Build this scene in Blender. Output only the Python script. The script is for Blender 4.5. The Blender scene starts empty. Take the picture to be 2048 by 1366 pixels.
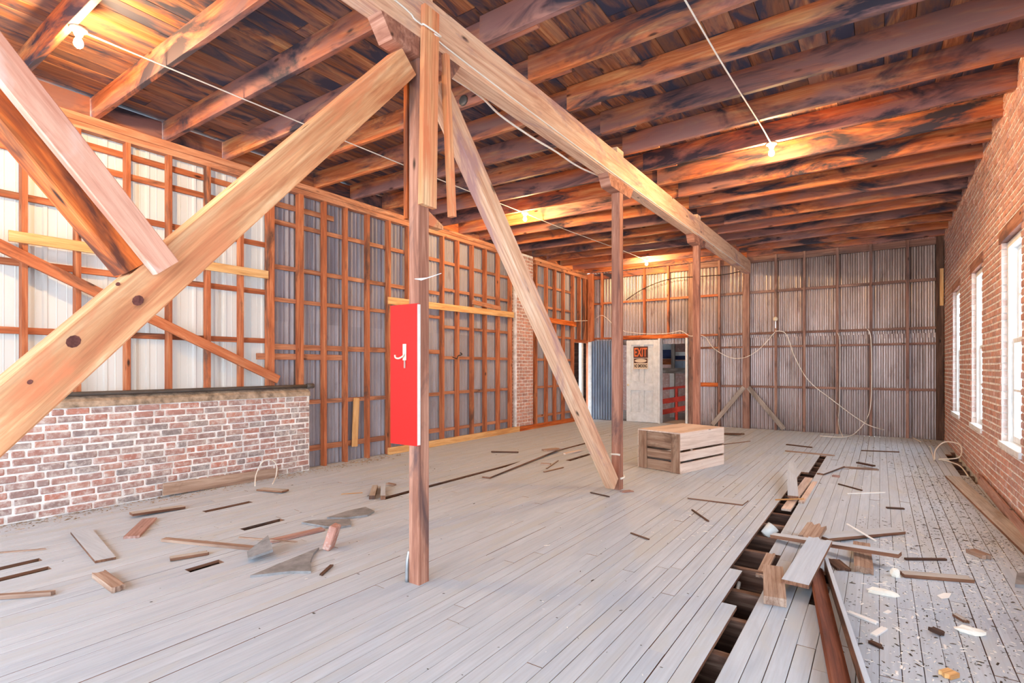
import bpy, bmesh, math, random
from mathutils import Matrix, Vector
random.seed(7)
D = bpy.data
scn = bpy.context.scene
COL = scn.collection

# ------------------------------------------------------------------ camera
F_PX, CX, HY, CAM_H = 1062.0, 1024.0, 733.0, 1.40
TH = math.atan(736.0 / F_PX); SN, CS = math.sin(TH), math.cos(TH)
cam = D.cameras.new('camera'); cam_o = D.objects.new('camera', cam); COL.objects.link(cam_o)
cam.sensor_width = 36.0; cam.lens = F_PX / 2048.0 * 36.0
cam.shift_y = (HY - 683.0) / 2048.0
cam.clip_start = 0.05; cam.clip_end = 200
cam_o.location = (0, 0, CAM_H); cam_o.rotation_euler = (math.pi / 2, 0, TH)
scn.camera = cam_o

# ------------------------------------------------------------------ daylight and exposure
world = D.worlds.new('sky'); scn.world = world; world.use_nodes = True
bg = world.node_tree.nodes['Background']
bg.inputs['Color'].default_value = (0.78, 0.89, 1.0, 1); bg.inputs['Strength'].default_value = 6.2
vs = scn.view_settings
vs.view_transform = 'Standard'; vs.look = 'None'; vs.gamma = 1.0; vs.use_curve_mapping = False
vs.exposure = 0.64
BULB = 2500.0

# ------------------------------------------------------------------ pixel helpers (2048 x 1366 frame)
def ray(x, y):
    u = (x - CX) / F_PX
    return Vector((-SN + CS * u, CS + SN * u, (HY - y) / F_PX))
def PZ(x, y, z=0.0):
    a = ray(x, y); t = (z - CAM_H) / a.z; return Vector((a.x * t, a.y * t, z))
def PX(x, y, X):
    a = ray(x, y); t = X / a.x; return Vector((X, a.y * t, CAM_H + a.z * t))
def PY(x, y, Y):
    a = ray(x, y); t = Y / a.y; return Vector((a.x * t, Y, CAM_H + a.z * t))

# ------------------------------------------------------------------ materials
def lin(c):
    return tuple((v / 255 / 12.92) if v <= 10 else (((v / 255) + .055) / 1.055) ** 2.4 for v in c) + (1.0,)
class NT:
    def __init__(s, name):
        s.m = D.materials.new(name); s.m.use_nodes = True
        s.t = s.m.node_tree; s.b = s.t.nodes['Principled BSDF']; s.out = s.t.nodes['Material Output']
    def n(s, typ, **k):
        o = s.t.nodes.new(typ)
        for a, v in k.items(): setattr(o, a, v)
        return o
    def l(s, a, b): s.t.links.new(a, b)
    def coord(s, scale, island=False):
        tc = s.n('ShaderNodeTexCoord')
        if island:
            g = s.n('ShaderNodeNewGeometry'); rnd = g.outputs['Random Per Island']
        else:
            oi = s.n('ShaderNodeObjectInfo'); rnd = oi.outputs['Random']
        s.rnd = rnd
        mul = s.n('ShaderNodeMath', operation='MULTIPLY'); mul.inputs[1].default_value = 37.0; s.l(rnd, mul.inputs[0])
        add = s.n('ShaderNodeVectorMath', operation='ADD'); s.l(tc.outputs['Object'], add.inputs[0]); s.l(mul.outputs[0], add.inputs[1])
        s.base = add.outputs[0]
        return s.mapped(scale)
    def mapped(s, scale):
        mp = s.n('ShaderNodeMapping'); mp.inputs['Scale'].default_value = scale; s.l(s.base, mp.inputs['Vector'])
        return mp.outputs[0]
    def noise(s, vec, scale=1.0, detail=5, rough=.6, dist=0.0):
        o = s.n('ShaderNodeTexNoise'); s.l(vec, o.inputs['Vector'])
        o.inputs['Scale'].default_value = scale; o.inputs['Detail'].default_value = detail
        o.inputs['Roughness'].default_value = rough; o.inputs['Distortion'].default_value = dist
        return o.outputs['Fac']
    def ramp(s, fac, stops):
        r = s.n('ShaderNodeValToRGB'); s.l(fac, r.inputs[0])
        e = r.color_ramp.elements
        e[0].position, e[0].color = stops[0][0], stops[0][1]; e[1].position, e[1].color = stops[-1][0], stops[-1][1]
        for p, c in stops[1:-1]:
            q = e.new(p); q.color = c
        return r.outputs[0]
    def mix(s, fac, a, b, mode='MIX'):
        m = s.n('ShaderNodeMix', data_type='RGBA', blend_type=mode)
        if isinstance(fac, float): m.inputs[0].default_value = fac
        else: s.l(fac, m.inputs[0])
        for i, v in ((6, a), (7, b)):
            if isinstance(v, tuple): m.inputs[i].default_value = v
            else: s.l(v, m.inputs[i])
        return m.outputs[2]
    def bump(s, h, strength=.3, dist=.004):
        b = s.n('ShaderNodeBump'); b.inputs['Strength'].default_value = strength; b.inputs['Distance'].default_value = dist
        s.l(h, b.inputs['Height']); s.l(b.outputs[0], s.b.inputs['Normal'])
    def done(s, col, rough=.7, metal=0.0, spec=.3):
        if isinstance(col, tuple): s.b.inputs['Base Color'].default_value = col
        else: s.l(col, s.b.inputs['Base Color'])
        s.b.inputs['Roughness'].default_value = rough; s.b.inputs['Metallic'].default_value = metal
        s.b.inputs['Specular IOR Level'].default_value = spec
        return s.m
W1 = (1, 1, 1, 1); K1 = (0, 0, 0, 1)
def wood(name, lo, mid, hi, stain=None, amt=.5, var=.35, rough=.65, knots=True, island=False, stain_scale=1.0, grain=.5, rings=1.0, weather=None):
    """long axis of every piece is its local X"""
    t = NT(name)
    v = t.coord((1.3, 16, 16), island)
    g = t.noise(v, 1.0, 6, .62, .9)
    col = t.ramp(g, [(.30, lin(lo)), (.5, lin(mid)), (.72, lin(hi))])
    fine = t.noise(t.mapped((5, 130, 130)), 1.0, 3, .6)
    col = t.mix(grain, col, t.ramp(fine, [(.35, (.62, .56, .52, 1)), (.6, W1)]), 'MULTIPLY')
    wv = t.n('ShaderNodeTexWave', wave_type='BANDS', bands_direction='Y'); t.l(t.mapped((.45, 9, 9)), wv.inputs['Vector'])
    wv.inputs['Scale'].default_value = 1.2; wv.inputs['Distortion'].default_value = 7.0; wv.inputs['Detail'].default_value = 2.5; wv.inputs['Detail Scale'].default_value = 1.2
    col = t.mix(min(1.0, grain * rings), col, t.ramp(wv.outputs['Fac'], [(.0, (.60, .46, .40, 1)), (.35, W1)]), 'MULTIPLY')
    if weather:
        wn = t.noise(t.mapped((.5, 2.2, 2.2)), 1.0, 5, .6, .6)
        col = t.mix(t.ramp(wn, [(.43, K1), (.58, (.9, .9, .9, 1))]), col, lin(weather))
    tone = t.ramp(t.rnd, [(0, (1 - var, 1 - var * 1.1, 1 - var * 1.15, 1)), (1, W1)])
    col = t.mix(1.0, col, tone, 'MULTIPLY')
    if knots:
        vo = t.n('ShaderNodeTexVoronoi'); vo.inputs['Scale'].default_value = 1.0
        t.l(t.mapped((2.3, 6.5, 6.5)), vo.inputs['Vector'])
        k = t.ramp(vo.outputs['Distance'], [(.05, W1), (.12, K1)])
        col = t.mix(k, col, lin([c * .42 for c in lo]))
    if stain:
        sn = t.noise(t.mapped((.9 * stain_scale, 3.2 * stain_scale, 3.2 * stain_scale)), 1.0, 5, .65, .8)
        sf = t.ramp(sn, [(.62 - amt * .30, K1), (.74 - amt * .26, W1)])
        col = t.mix(sf, col, lin(stain))
    t.bump(fine, grain * .6, .003)
    return t.done(col, rough)
def plain(name, rgb, rough=.6, metal=0.0, noise=.12, scale=6.0, spec=.3):
    t = NT(name); v = t.coord((scale, scale, scale))
    a = [c * (1 - noise) for c in rgb]; b = [min(255, c * (1 + noise)) for c in rgb]
    n = t.noise(v, 1.0, 5)
    t.bump(n, .15, .002)
    return t.done(t.ramp(n, [(.3, lin(a)), (.7, lin(b))]), rough, metal, spec)

M = {}
M['joist'] = wood('joist_timber', (170, 86, 50), (216, 124, 74), (242, 178, 118), (58, 52, 62), .46, .30, grain=.35, weather=(152, 112, 108))
M['plank'] = wood('roof_plank', (126, 78, 58), (190, 122, 82), (232, 176, 124), (58, 60, 78), .55, .5, stain_scale=1.3, grain=.4, weather=(150, 112, 98))
M['stud'] = wood('stud_timber', (150, 84, 54), (196, 116, 76), (224, 156, 112), (104, 70, 56), .28, .28, grain=.35)
M['girt'] = wood('girt_timber', (158, 98, 72), (200, 138, 104), (226, 174, 140), (112, 80, 70), .28, .25, grain=.35)
M['backstud'] = wood('back_wall_timber', (116, 82, 72), (156, 118, 104), (190, 156, 140), (92, 74, 70), .3, .25, grain=.35)
M['brace'] = wood('fir_brace', (206, 132, 90), (232, 172, 124), (246, 208, 164), (222, 134, 92), .42, .05, .6, grain=.34, rings=1.4)
M['beam'] = wood('fir_beam', (204, 150, 122), (232, 190, 158), (246, 218, 190), (178, 138, 134), .34, .05, .6, grain=.3, rings=1.2)
M['pinkwood'] = wood('weathered_pink_board', (206, 140, 116), (230, 176, 152), (242, 204, 184), (240, 226, 220), .28, .05, grain=.25)
M['orangewood'] = wood('orange_timber', (150, 66, 26), (212, 108, 44), (236, 150, 84), (96, 50, 34), .3, .1)
M['post'] = wood('post_timber', (126, 82, 68), (168, 116, 96), (204, 156, 134), (100, 76, 74), .32, .06, grain=.34)
M['pale'] = wood('pale_new_board', (206, 150, 92), (232, 184, 124), (246, 212, 160), None, 0, .12)
M['crate'] = wood('dusty_crate_slat', (206, 182, 166), (230, 210, 196), (240, 226, 214), (190, 166, 150), .22, .08, grain=.2)
M['batten'] = wood('crate_batten', (136, 104, 84), (170, 138, 116), (196, 170, 148), (100, 76, 62), .3, .12)
M['floor'] = wood('worn_grey_floorboard', (180, 192, 206), (192, 203, 215), (204, 214, 225), (188, 194, 198), .34, .05, .62, knots=False, stain_scale=.7, grain=.10, rings=.8)
M['debris'] = wood('weathered_debris_board', (168, 162, 154), (196, 192, 186), (214, 210, 204), (164, 146, 130), .3, .15, knots=False, grain=.3)
M['rawbreak'] = wood('broken_brown_board', (146, 118, 102), (180, 152, 134), (208, 184, 166), (116, 92, 80), .3, .2)
M['darkwood'] = wood('dark_old_board', (60, 42, 34), (98, 70, 56), (140, 108, 90), None, 0, .3)
M['redwood'] = wood('reddish_board', (164, 126, 116), (190, 152, 142), (210, 180, 170), (146, 112, 104), .3, .1)
M['rustboard'] = wood('rust_brown_board', (84, 40, 24), (122, 64, 40), (150, 90, 62), None, 0, .1)
M['knot'] = wood('knot_wood', (92, 50, 46), (124, 72, 64), (150, 96, 84), None, 0, .2, knots=False)
M['boardside'] = wood('bare_board_edge', (104, 72, 56), (140, 100, 78), (168, 128, 102), (80, 60, 52), .3, .2, knots=False)
M['greyboard'] = wood('grey_weathered_timber', (140, 130, 122), (172, 162, 154), (196, 188, 180), (124, 112, 104), .3, .1, knots=False, grain=.3)
M['subjoist'] = wood('sub_floor_joist', (70, 52, 46), (112, 84, 72), (176, 150, 134), (60, 46, 44), .3, .3)
M['dirt'] = plain('void_dirt', (52, 46, 50), .95, noise=.4)
M['mortar'] = plain('lime_mortar', (236, 234, 232), .95, noise=.12, scale=14)
M['mortar_r'] = plain('dusty_mortar', (240, 234, 230), .95, noise=.2, scale=9)
M['cement'] = plain('cement_ledge', (150, 134, 118), .95, noise=.3, scale=12)
def brick_mat(name, cols, haze, hazeamt, island=False):
    t = NT(name); v = t.coord((9, 9, 9), island)
    n = t.noise(v, 1.0, 6, .65)
    base = t.ramp(t.rnd, [(i / (len(cols) - 1), lin(c)) for i, c in enumerate(cols)])
    col = t.mix(.6, base, t.ramp(n, [(.3, (.55, .5, .5, 1)), (.65, W1)]), 'MULTIPLY')
    h = t.noise(t.mapped((17, 17, 17)), 1.0, 5, .7)
    col = t.mix(t.ramp(h, [(.68 - hazeamt * .3, K1), (.86 - hazeamt * .2, W1)]), col, lin(haze))
    t.bump(n, .6, .004)
    return t.done(col, .9, 0, .15)
M['brick_w'] = brick_mat('limewashed_brick', [(184, 134, 122), (158, 146, 144), (196, 136, 120), (150, 142, 142), (186, 140, 130), (164, 152, 148), (200, 148, 132)], (214, 206, 202), .75)
M['brick_r'] = brick_mat('old_red_brick', [(190, 142, 130), (208, 158, 142), (180, 142, 134), (212, 156, 138), (198, 160, 150), (188, 148, 138)], (224, 212, 206), .5)
M['brick_rs'] = brick_mat('old_red_brick_far', [(190, 142, 130), (208, 158, 142), (180, 142, 134), (212, 156, 138), (198, 160, 150), (188, 148, 138)], (224, 212, 206), .5, True)
def metal(name, lo, hi, rust, amt, rough=.36, metallic=.7):
    t = NT(name); v = t.coord((1.6, 1.6, .5))
    n = t.noise(v, 1.0, 6, .65)
    col = t.ramp(n, [(.3, lin(lo)), (.7, lin(hi))])
    r = t.noise(t.mapped((5, 5, 1.6)), 1.0, 6, .7)
    col = t.mix(t.ramp(r, [(.66 - amt * .25, K1), (.82 - amt * .2, W1)]), col, lin(rust))
    return t.done(col, rough, metallic, .4)
M['zinc'] = metal('weathered_zinc_sheet', (144, 142, 152), (180, 178, 188), (140, 128, 128), .3, .65, .05)
M['zinc_back'] = metal('rusty_zinc_sheet', (156, 144, 142), (200, 188, 186), (132, 112, 106), .4)
M['zinc_dark'] = metal('blue_lit_zinc_sheet', (104, 116, 134), (160, 172, 186), (130, 104, 92), .25)  # blue light on the door panel is put into this zinc colour
t = NT('white_ribbed_sheet')
tr = t.n('ShaderNodeBsdfTranslucent'); tr.inputs['Color'].default_value = (.92, .93, .9, 1)
mx = t.n('ShaderNodeMixShader'); mx.inputs[0].default_value = .02
t.done(lin((208, 209, 206)), .5); t.l(t.b.outputs[0], mx.inputs[1]); t.l(tr.outputs[0], mx.inputs[2]); t.l(mx.outputs[0], t.out.inputs[0])
M['white_sheet'] = t.m
M['white'] = plain('white_paint', (232, 230, 226), .55, noise=.05)
M['whitewood'] = plain('flaking_white_paint', (220, 224, 226), .65, noise=.06, scale=9)
M['cable'] = plain('white_cable', (232, 226, 216), .5, noise=.03)
M['blackcable'] = plain('black_cable', (40, 36, 36), .6)
M['iron'] = plain('dark_iron', (92, 86, 82), .55, .4)
M['steel'] = plain('galvanised_steel', (178, 184, 190), .35, .7)
M['foam'] = plain('white_foam', (238, 236, 226), .9, noise=.06)
M['slate'] = plain('slate_grey_tile', (136, 136, 138), .85, noise=.16, scale=10)
M['redrail'] = plain('red_painted_rail', (212, 74, 62), .5, noise=.08)
M['blue'] = plain('navy_board', (36, 48, 84), .6)
M['paper'] = plain('white_paint_flake', (240, 240, 238), .9, noise=.04)
M['grit'] = plain('dark_grit', (70, 62, 54), .95, noise=.4)
M['reveal'] = brick_mat('daylit_reveal_brick', [(214, 196, 190), (232, 222, 216), (206, 184, 178), (236, 228, 224)], (240, 236, 234), .5)  # pale tone stands in for bright daylight on the reveals
t = NT('scuffed_red_paint'); v = t.coord((9, 9, 9))
sc = t.noise(v, 3.0, 6, .7)
M['red'] = t.done(t.mix(t.ramp(sc, [(.70, K1), (.74, W1)]), lin((208, 24, 17)), lin((236, 120, 104))), .45)
t = NT('sign_orange'); M['sign_orange'] = t.done(lin((222, 112, 62)), .5)
t = NT('sign_dark'); M['sign_dark'] = t.done(lin((84, 52, 44)), .6)
t = NT('sign_cream'); M['sign_cream'] = t.done(lin((226, 204, 176)), .6)
t = NT('sign_black'); M['sign_black'] = t.done(lin((52, 36, 34)), .6)
t = NT('porcelain'); M['porcelain'] = t.done(lin((226, 214, 190)), .3)
t = NT('lit_bulb'); em = t.n('ShaderNodeEmission'); em.inputs['Color'].default_value = (1.0, .62, .27, 1); em.inputs['Strength'].default_value = BULB
t.l(em.outputs[0], t.out.inputs[0]); M['bulb'] = t.m
t = NT('window_glass')
tp = t.n('ShaderNodeBsdfTransparent'); gl = t.n('ShaderNodeBsdfGlossy'); gl.inputs['Roughness'].default_value = .05
mx = t.n('ShaderNodeMixShader'); mx.inputs[0].default_value = .06
t.l(tp.outputs[0], mx.inputs[1]); t.l(gl.outputs[0], mx.inputs[2]); t.l(mx.outputs[0], t.out.inputs[0]); M['glass'] = t.m
t = NT('clear_plastic'); t.done(lin((226, 232, 234)), .15); t.b.inputs['Alpha'].default_value = .6; M['plastic'] = t.m

# ------------------------------------------------------------------ object helpers
WM = {}
def link(o, mat=None, parent=None, mw=None):
    COL.objects.link(o); mw = mw or Matrix.Identity(4)
    if mat is not None and o.data and not o.data.materials: o.data.materials.append(M[mat])
    if parent:
        o.parent = parent; o.matrix_basis = WM[parent.name].inverted() @ mw
    else: o.matrix_basis = mw
    WM[o.name] = mw
    return o
def tag(o, label=None, cat=None, group=None, kind=None):
    if label: o['label'] = label
    if cat: o['category'] = cat
    if group: o['group'] = group
    if kind: o['kind'] = kind
    return o
def thing(name, label, cat, loc=(0, 0, 0), group=None):
    o = link(D.objects.new(name, None), mw=Matrix.Translation(loc)); o.empty_display_size = .1
    return tag(o, label, cat, group)
def struct(name, loc=(0, 0, 0), label=None):
    o = link(D.objects.new(name, None), mw=Matrix.Translation(loc)); o.empty_display_size = .1
    return tag(o, label, kind='structure')
def mesh(name, vs_, fs_):
    me = D.meshes.new(name); me.from_pydata([tuple(v) for v in vs_], [], fs_); me.update(); return me
def raw(name, vs_, fs_, mat, parent=None, origin=None):
    """world-space verts; origin becomes the object's location"""
    og = Vector(origin) if origin is not None else sum((Vector(v) for v in vs_), Vector()) / len(vs_)
    return link(D.objects.new(name, mesh(name, [Vector(v) - og for v in vs_], fs_)), mat, parent, Matrix.Translation(og))
CACHE = {}
def raw_sides(me, mat):
    """painted top, bare wood on edges and underside"""
    if mat not in ('floor', 'debris'): return
    me.materials.append(M['boardside'])
    for p_ in me.polygons:
        if p_.normal.z < .5: p_.material_index = 1
def prism8(l, w, h, c, mat):
    k = (round(l, 3), round(w, 3), round(h, 3), round(c, 4), mat)
    if k in CACHE: return CACHE[k]
    a, b = w / 2, h / 2
    pr = [(a - c, -b), (a, -b + c), (a, b - c), (a - c, b), (-a + c, b), (-a, b - c), (-a, -b + c), (-a + c, -b)]
    v = [(-l / 2, y, z) for y, z in pr] + [(l / 2, y, z) for y, z in pr]
    f = [tuple(range(7, -1, -1)), tuple(range(8, 16))] + [(i, (i + 1) % 8, 8 + (i + 1) % 8, 8 + i) for i in range(8)]
    me = mesh('timber', v, f); me.materials.append(M[mat]); raw_sides(me, mat); CACHE[k] = me
    return me
def frame_mat(p0, p1, up=(0, 0, 1)):
    p0, p1 = Vector(p0), Vector(p1); x = (p1 - p0).normalized(); up = Vector(up)
    if abs(x.dot(up)) > .99: up = Vector((1, 0, 0))
    y = up.cross(x).normalized(); z = x.cross(y)
    m = Matrix((x, y, z)).transposed().to_4x4(); m.translation = (p0 + p1) / 2
    return m, (p1 - p0).length
def timber(name, mat, p0, p1, w, h, parent=None, up=(0, 0, 1), c=.003):
    """box from p0 to p1; w across (local Y), h along up (local Z)"""
    m, l = frame_mat(p0, p1, up)
    return link(D.objects.new(name, prism8(l, w, h, c, mat)), None, parent, m)
def box(name, mat, lo, hi, parent=None, c=.002):
    """axis aligned; local X follows the longest side"""
    lo, hi = Vector(lo), Vector(hi); s = hi - lo; mid = (lo + hi) / 2
    i = max(range(3), key=lambda k: s[k])
    e = Vector((0, 0, 0)); e[i] = s[i] / 2
    if i == 2: return timber(name, mat, mid - e, mid + e, s[1], s[0], parent, (1, 0, 0), c)
    w = s[1] if i == 0 else s[0]
    return timber(name, mat, mid - e, mid + e, w, s[2], parent, (0, 0, 1), c)
def smooth(pts, n=6):
    pts = [Vector(p) for p in pts]; out = []
    for i in range(len(pts) - 1):
        a = pts[max(i - 1, 0)]; b = pts[i]; c = pts[i + 1]; d = pts[min(i + 2, len(pts) - 1)]
        for k in range(n):
            s = k / n
            out.append(.5 * ((2 * b) + (c - a) * s + (2 * a - 5 * b + 4 * c - d) * s * s + (3 * b - a - 3 * c + d) * s ** 3))
    return out + [pts[-1]]
def tube(name, mat, pts, r, parent=None, sides=6, n=6):
    p = smooth(pts, n) if n > 1 else [Vector(q) for q in pts]
    v, f = [], []
    for i, q in enumerate(p):
        d = (p[min(i + 1, len(p) - 1)] - p[max(i - 1, 0)]).normalized()
        up = Vector((0, 0, 1)) if abs(d.z) < .9 else Vector((1, 0, 0))
        a = d.cross(up).normalized(); b = d.cross(a)
        for k in range(sides):
            w = 2 * math.pi * k / sides; v.append(q + (a * math.cos(w) + b * math.sin(w)) * r)
    for i in range(len(p) - 1):
        for k in range(sides):
            f.append((i * sides + k, i * sides + (k + 1) % sides, (i + 1) * sides + (k + 1) % sides, (i + 1) * sides + k))
    f.append(tuple(range(sides))[::-1]); f.append(tuple((len(p) - 1) * sides + k for k in range(sides)))
    o = raw(name, v, f, mat, parent, p[0])
    for q in o.data.polygons: q.use_smooth = True
    return o
def lathe(name, mat, prof, loc, parent=None, sides=16, rot=None, smooth_=True):
    v, f = [], []
    for r, z in prof:
        for k in range(sides):
            w = 2 * math.pi * k / sides; v.append((r * math.cos(w), r * math.sin(w), z))
    for i in range(len(prof) - 1):
        for k in range(sides):
            f.append((i * sides + k, i * sides + (k + 1) % sides, (i + 1) * sides + (k + 1) % sides, (i + 1) * sides + k))
    f.append(tuple(range(sides))[::-1]); f.append(tuple((len(prof) - 1) * sides + k for k in range(sides)))
    me = mesh(name, v, f)
    if smooth_:
        for q in me.polygons: q.use_smooth = True
    mw = Matrix.Translation(loc) @ (rot or Matrix.Identity(4))
    return link(D.objects.new(name, me), mat, parent, mw)
def slab(name, mat, poly, z0, thick, parent=None, lift=None):
    """polygon (floor points) extruded upward; lift = extra z for each corner"""
    n = len(poly); lift = lift or [0] * n
    v = [(p[0], p[1], z0 + l) for p, l in zip(poly, lift)] + [(p[0], p[1], z0 + l + thick) for p, l in zip(poly, lift)]
    area = sum(poly[i][0] * poly[(i + 1) % n][1] - poly[(i + 1) % n][0] * poly[i][1] for i in range(n))
    r = list(range(n)) if area > 0 else list(range(n))[::-1]
    f = [tuple(r[::-1]), tuple(n + i for i in r)]
    for i in range(n):
        a, b = r[i], r[(i + 1) % n]; f.append((a, b, n + b, n + a))
    o = raw(name, v, f, mat, parent); raw_sides(o.data, mat)
    return o
def board(name, mat, a, b, w, th, za=0.0, zb=0.0, j0=.0, j1=.0, parent=None, roll=0.0, seed=0):
    """loose plank from floor point a to b, ends splintered by j0 / j1 metres"""
    a = Vector((a[0], a[1], za + th / 2)); b = Vector((b[0], b[1], zb + th / 2))
    m, l = frame_mat(a, b); rr = random.Random(seed * 17 + int(l * 1000))
    def end(sx, j):
        if j <= 0: return [(sx * l / 2, -w / 2), (sx * l / 2, w / 2)]
        k = 6; return [(sx * (l / 2 - j * (rr.random() if 0 < i < k - 1 else .5)), -w / 2 + w * i / (k - 1)) for i in range(k)]
    poly = end(1, j1) + end(-1, j0)[::-1]
    n = len(poly)
    v = [(x, y, -th / 2) for x, y in poly] + [(x, y, th / 2) for x, y in poly]
    f = [tuple(range(n))[::-1], tuple(range(n, 2 * n))] + [(i, (i + 1) % n, n + (i + 1) % n, n + i) for i in range(n)]
    me = mesh(name, v, f); me.materials.append(M[mat]); raw_sides(me, mat)
    return link(D.objects.new(name, me), mat, parent, m @ Matrix.Rotation(roll, 4, 'X'))
def corr(name, mat, p0, p1, z0, z1, parent, pitch=.08, amp=.017, seg=8):
    """corrugated sheet from p0 to p1 on plan"""
    p0, p1 = Vector((p0[0], p0[1], 0)), Vector((p1[0], p1[1], 0)); d = p1 - p0; L = d.length; d.normalize(); nrm = Vector((-d.y, d.x, 0))
    n = max(2, int(L / pitch * seg)); v, f = [], []
    for i in range(n + 1):
        s = L * i / n; q = p0 + d * s; q += nrm * amp * math.cos(2 * math.pi * (q.x + q.y) / pitch)
        v += [(q.x, q.y, z0), (q.x, q.y, z1)]
    for i in range(n): f.append((2 * i, 2 * i + 2, 2 * i + 3, 2 * i + 1))
    o = raw(name, v, f, mat, parent, p0 + Vector((0, 0, z0)))
    for q in o.data.polygons: q.use_smooth = True
    return o
def ribbed(name, mat, p0, p1, z0, z1, parent):
    """flat sheet with narrow trapezoid ribs"""
    p0, p1 = Vector((p0[0], p0[1], 0)), Vector((p1[0], p1[1], 0)); d = p1 - p0; L = d.length; d.normalize(); nrm = Vector((-d.y, d.x, 0))
    prof = [(0, 0)]; s = .04
    while s < L - .06:
        prof += [(s, 0), (s + .012, .016), (s + .036, .016), (s + .048, 0)]
        for k in (.09, .17): 
            if s + k + .012 < L: prof += [(s + k, 0), (s + k + .006, .004), (s + k + .012, 0)]
        s += .24
    prof.append((L, 0)); v, f = [], []
    for s, h in prof:
        q = p0 + d * s + nrm * h; v += [(q.x, q.y, z0), (q.x, q.y, z1)]
    for i in range(len(prof) - 1): f.append((2 * i, 2 * i + 2, 2 * i + 3, 2 * i + 1))
    return raw(name, v, f, mat, parent, p0 + Vector((0, 0, z0)))
def brick_mesh(l, w, h, mat, c=.006):
    k = ('b', round(l, 3), round(w, 3), round(h, 3), mat)
    if k in CACHE: return CACHE[k]
    bm = bmesh.new(); bmesh.ops.create_cube(bm, size=1.0)
    bmesh.ops.scale(bm, vec=(l, w, h), verts=bm.verts)
    bmesh.ops.bevel(bm, geom=bm.edges[:], offset=c, segments=1, affect='EDGES')
    me = D.meshes.new('brick'); bm.to_mesh(me); bm.free(); me.materials.append(M[mat]); CACHE[k] = me
    return me

# ------------------------------------------------------------------ room dimensions
XL, XR, YB, Y0 = -6.42, 1.0, 12.90, -4.5       # stud face left, brick face right, stud face back, open end behind the camera
JB, JD = 3.87, .22                              # underside and depth of the ceiling joists
TOP = JB + JD
JY = [3.25 + .645 * k for k in range(-11, 16)]

# ================================================================== floor
floor = struct('floor', label='worn grey tongue and groove floorboards with gaps')
BW = .0857; XE = 1.025
holes = {19: [(1.4, 4.35)], 20: [(3.3, 9.6)], 21: [(3.9, 8.0)], 15: [(3.55, 4.2)], 57: [(1.73, 1.95)], 64: [(2.42, 2.80)],
         74: [(2.5, 2.98)], 70: [(.4, 1.22)], 67: [(.4, 1.2)], 62: [(3.84, 6.5)], 63: [(7.4, 8.8)], 56: [(6.95, 7.7)],
         0: [(8.35, 11.2)], 1: [(8.9, 10.9)]}
rj = random.Random(3)
for k in range(88):
    x1 = XE - BW * k; x0 = x1 - BW
    if x0 < -6.52: continue
    x1 = min(x1, 1.0)
    cuts = [Y0, rj.uniform(2.0, 5.0), rj.uniform(6.6, 9.8), YB + .06]
    segs = list(zip(cuts[:-1], cuts[1:]))
    for h0, h1 in holes.get(k, []):
        ns = []
        for a, b in segs:
            if b <= h0 or a >= h1: ns.append((a, b)); continue
            if a < h0 - .05: ns.append((a, h0 + rj.uniform(-.02, .02)))
            if b > h1 + .05: ns.append((h1 + rj.uniform(-.02, .02), b))
        segs = ns
    for a, b in segs:
        dz = rj.uniform(-.0022, .0012)
        g = rj.choice((.0008, .0011, .0022))
        box('floorboard', 'floor', (x0 + g, a + .0015, -.024 + dz), (x1 - g, b - .0015, dz), floor, .0018)
yy = Y0 + .1
while yy < YB:
    box('floor_joist', 'subjoist', (-6.5, yy, -.27), (1.0, yy + .05, -.028), floor); yy += .42
raw('void_bottom', [(-6.6, Y0, -.30), (1.1, Y0, -.30), (1.1, 13.1, -.30), (-6.6, 13.1, -.30)], [(0, 1, 2, 3)], 'dirt', floor)

box('void_side', 'dirt', (-6.62, Y0, -.31), (-6.52, 13.1, -.03), floor); box('void_side', 'dirt', (-6.6, Y0 - .1, -.31), (1.0, Y0, -.001), floor); box('void_side', 'dirt', (-6.6, 12.97, -.31), (1.0, 13.07, -.03), floor)  # added side walls that keep sky light out of the floor void

# ================================================================== ceiling
ceil = struct('ceiling', label='open timber joists under stained roof planks')
rj = random.Random(11)
for i, y in enumerate(JY):
    k = i - 11
    off = -min(.22, max(0, k) * .03)
    j = timber('joist', 'joist', (-6.58, y + .03 + off, JB + JD / 2), (-2.05 + rj.uniform(-.12, .12), y + .03, JB + JD / 2), .048, JD, ceil)
    e = -2.47 + rj.uniform(-.06, .06) + (.3 if k == 10 else 0)
    timber('joist', 'joist', (e, y - .022, JB + JD / 2 - .004), (1.12, y - .022, JB + JD / 2 + .01), .05, JD, ceil)
    if i + 1 < len(JY):
        box('blocking', 'joist', (-6.5, y + .06 + off, JB), (-6.46, JY[i + 1] + off - .01, TOP - .01), ceil)
        if k > 4 and i % 2 == 0: box('blocking', 'joist', (.84, y + .01, JB + .01), (.99, y + .05, TOP - .02), ceil)
n = 0; x = -6.62
while x < 1.25:
    w = rj.uniform(.165, .215); cuts = [Y0 - .1, rj.uniform(2.2, 4.6), rj.uniform(6.5, 9.5), 13.1]
    for a, b in zip(cuts[:-1], cuts[1:]):
        box('roof_plank', 'plank', (x + .002, a + .003, TOP + rj.uniform(0, .003)), (x + w - .002, b - .003, TOP + .026), ceil)
    x += w
raw('roof_felt', [(-6.8, Y0 - .1, TOP + .03), (1.4, Y0 - .1, TOP + .03), (1.4, 13.2, TOP + .03), (-6.8, 13.2, TOP + .03)], [(0, 1, 2, 3)], 'dirt', ceil)

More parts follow.
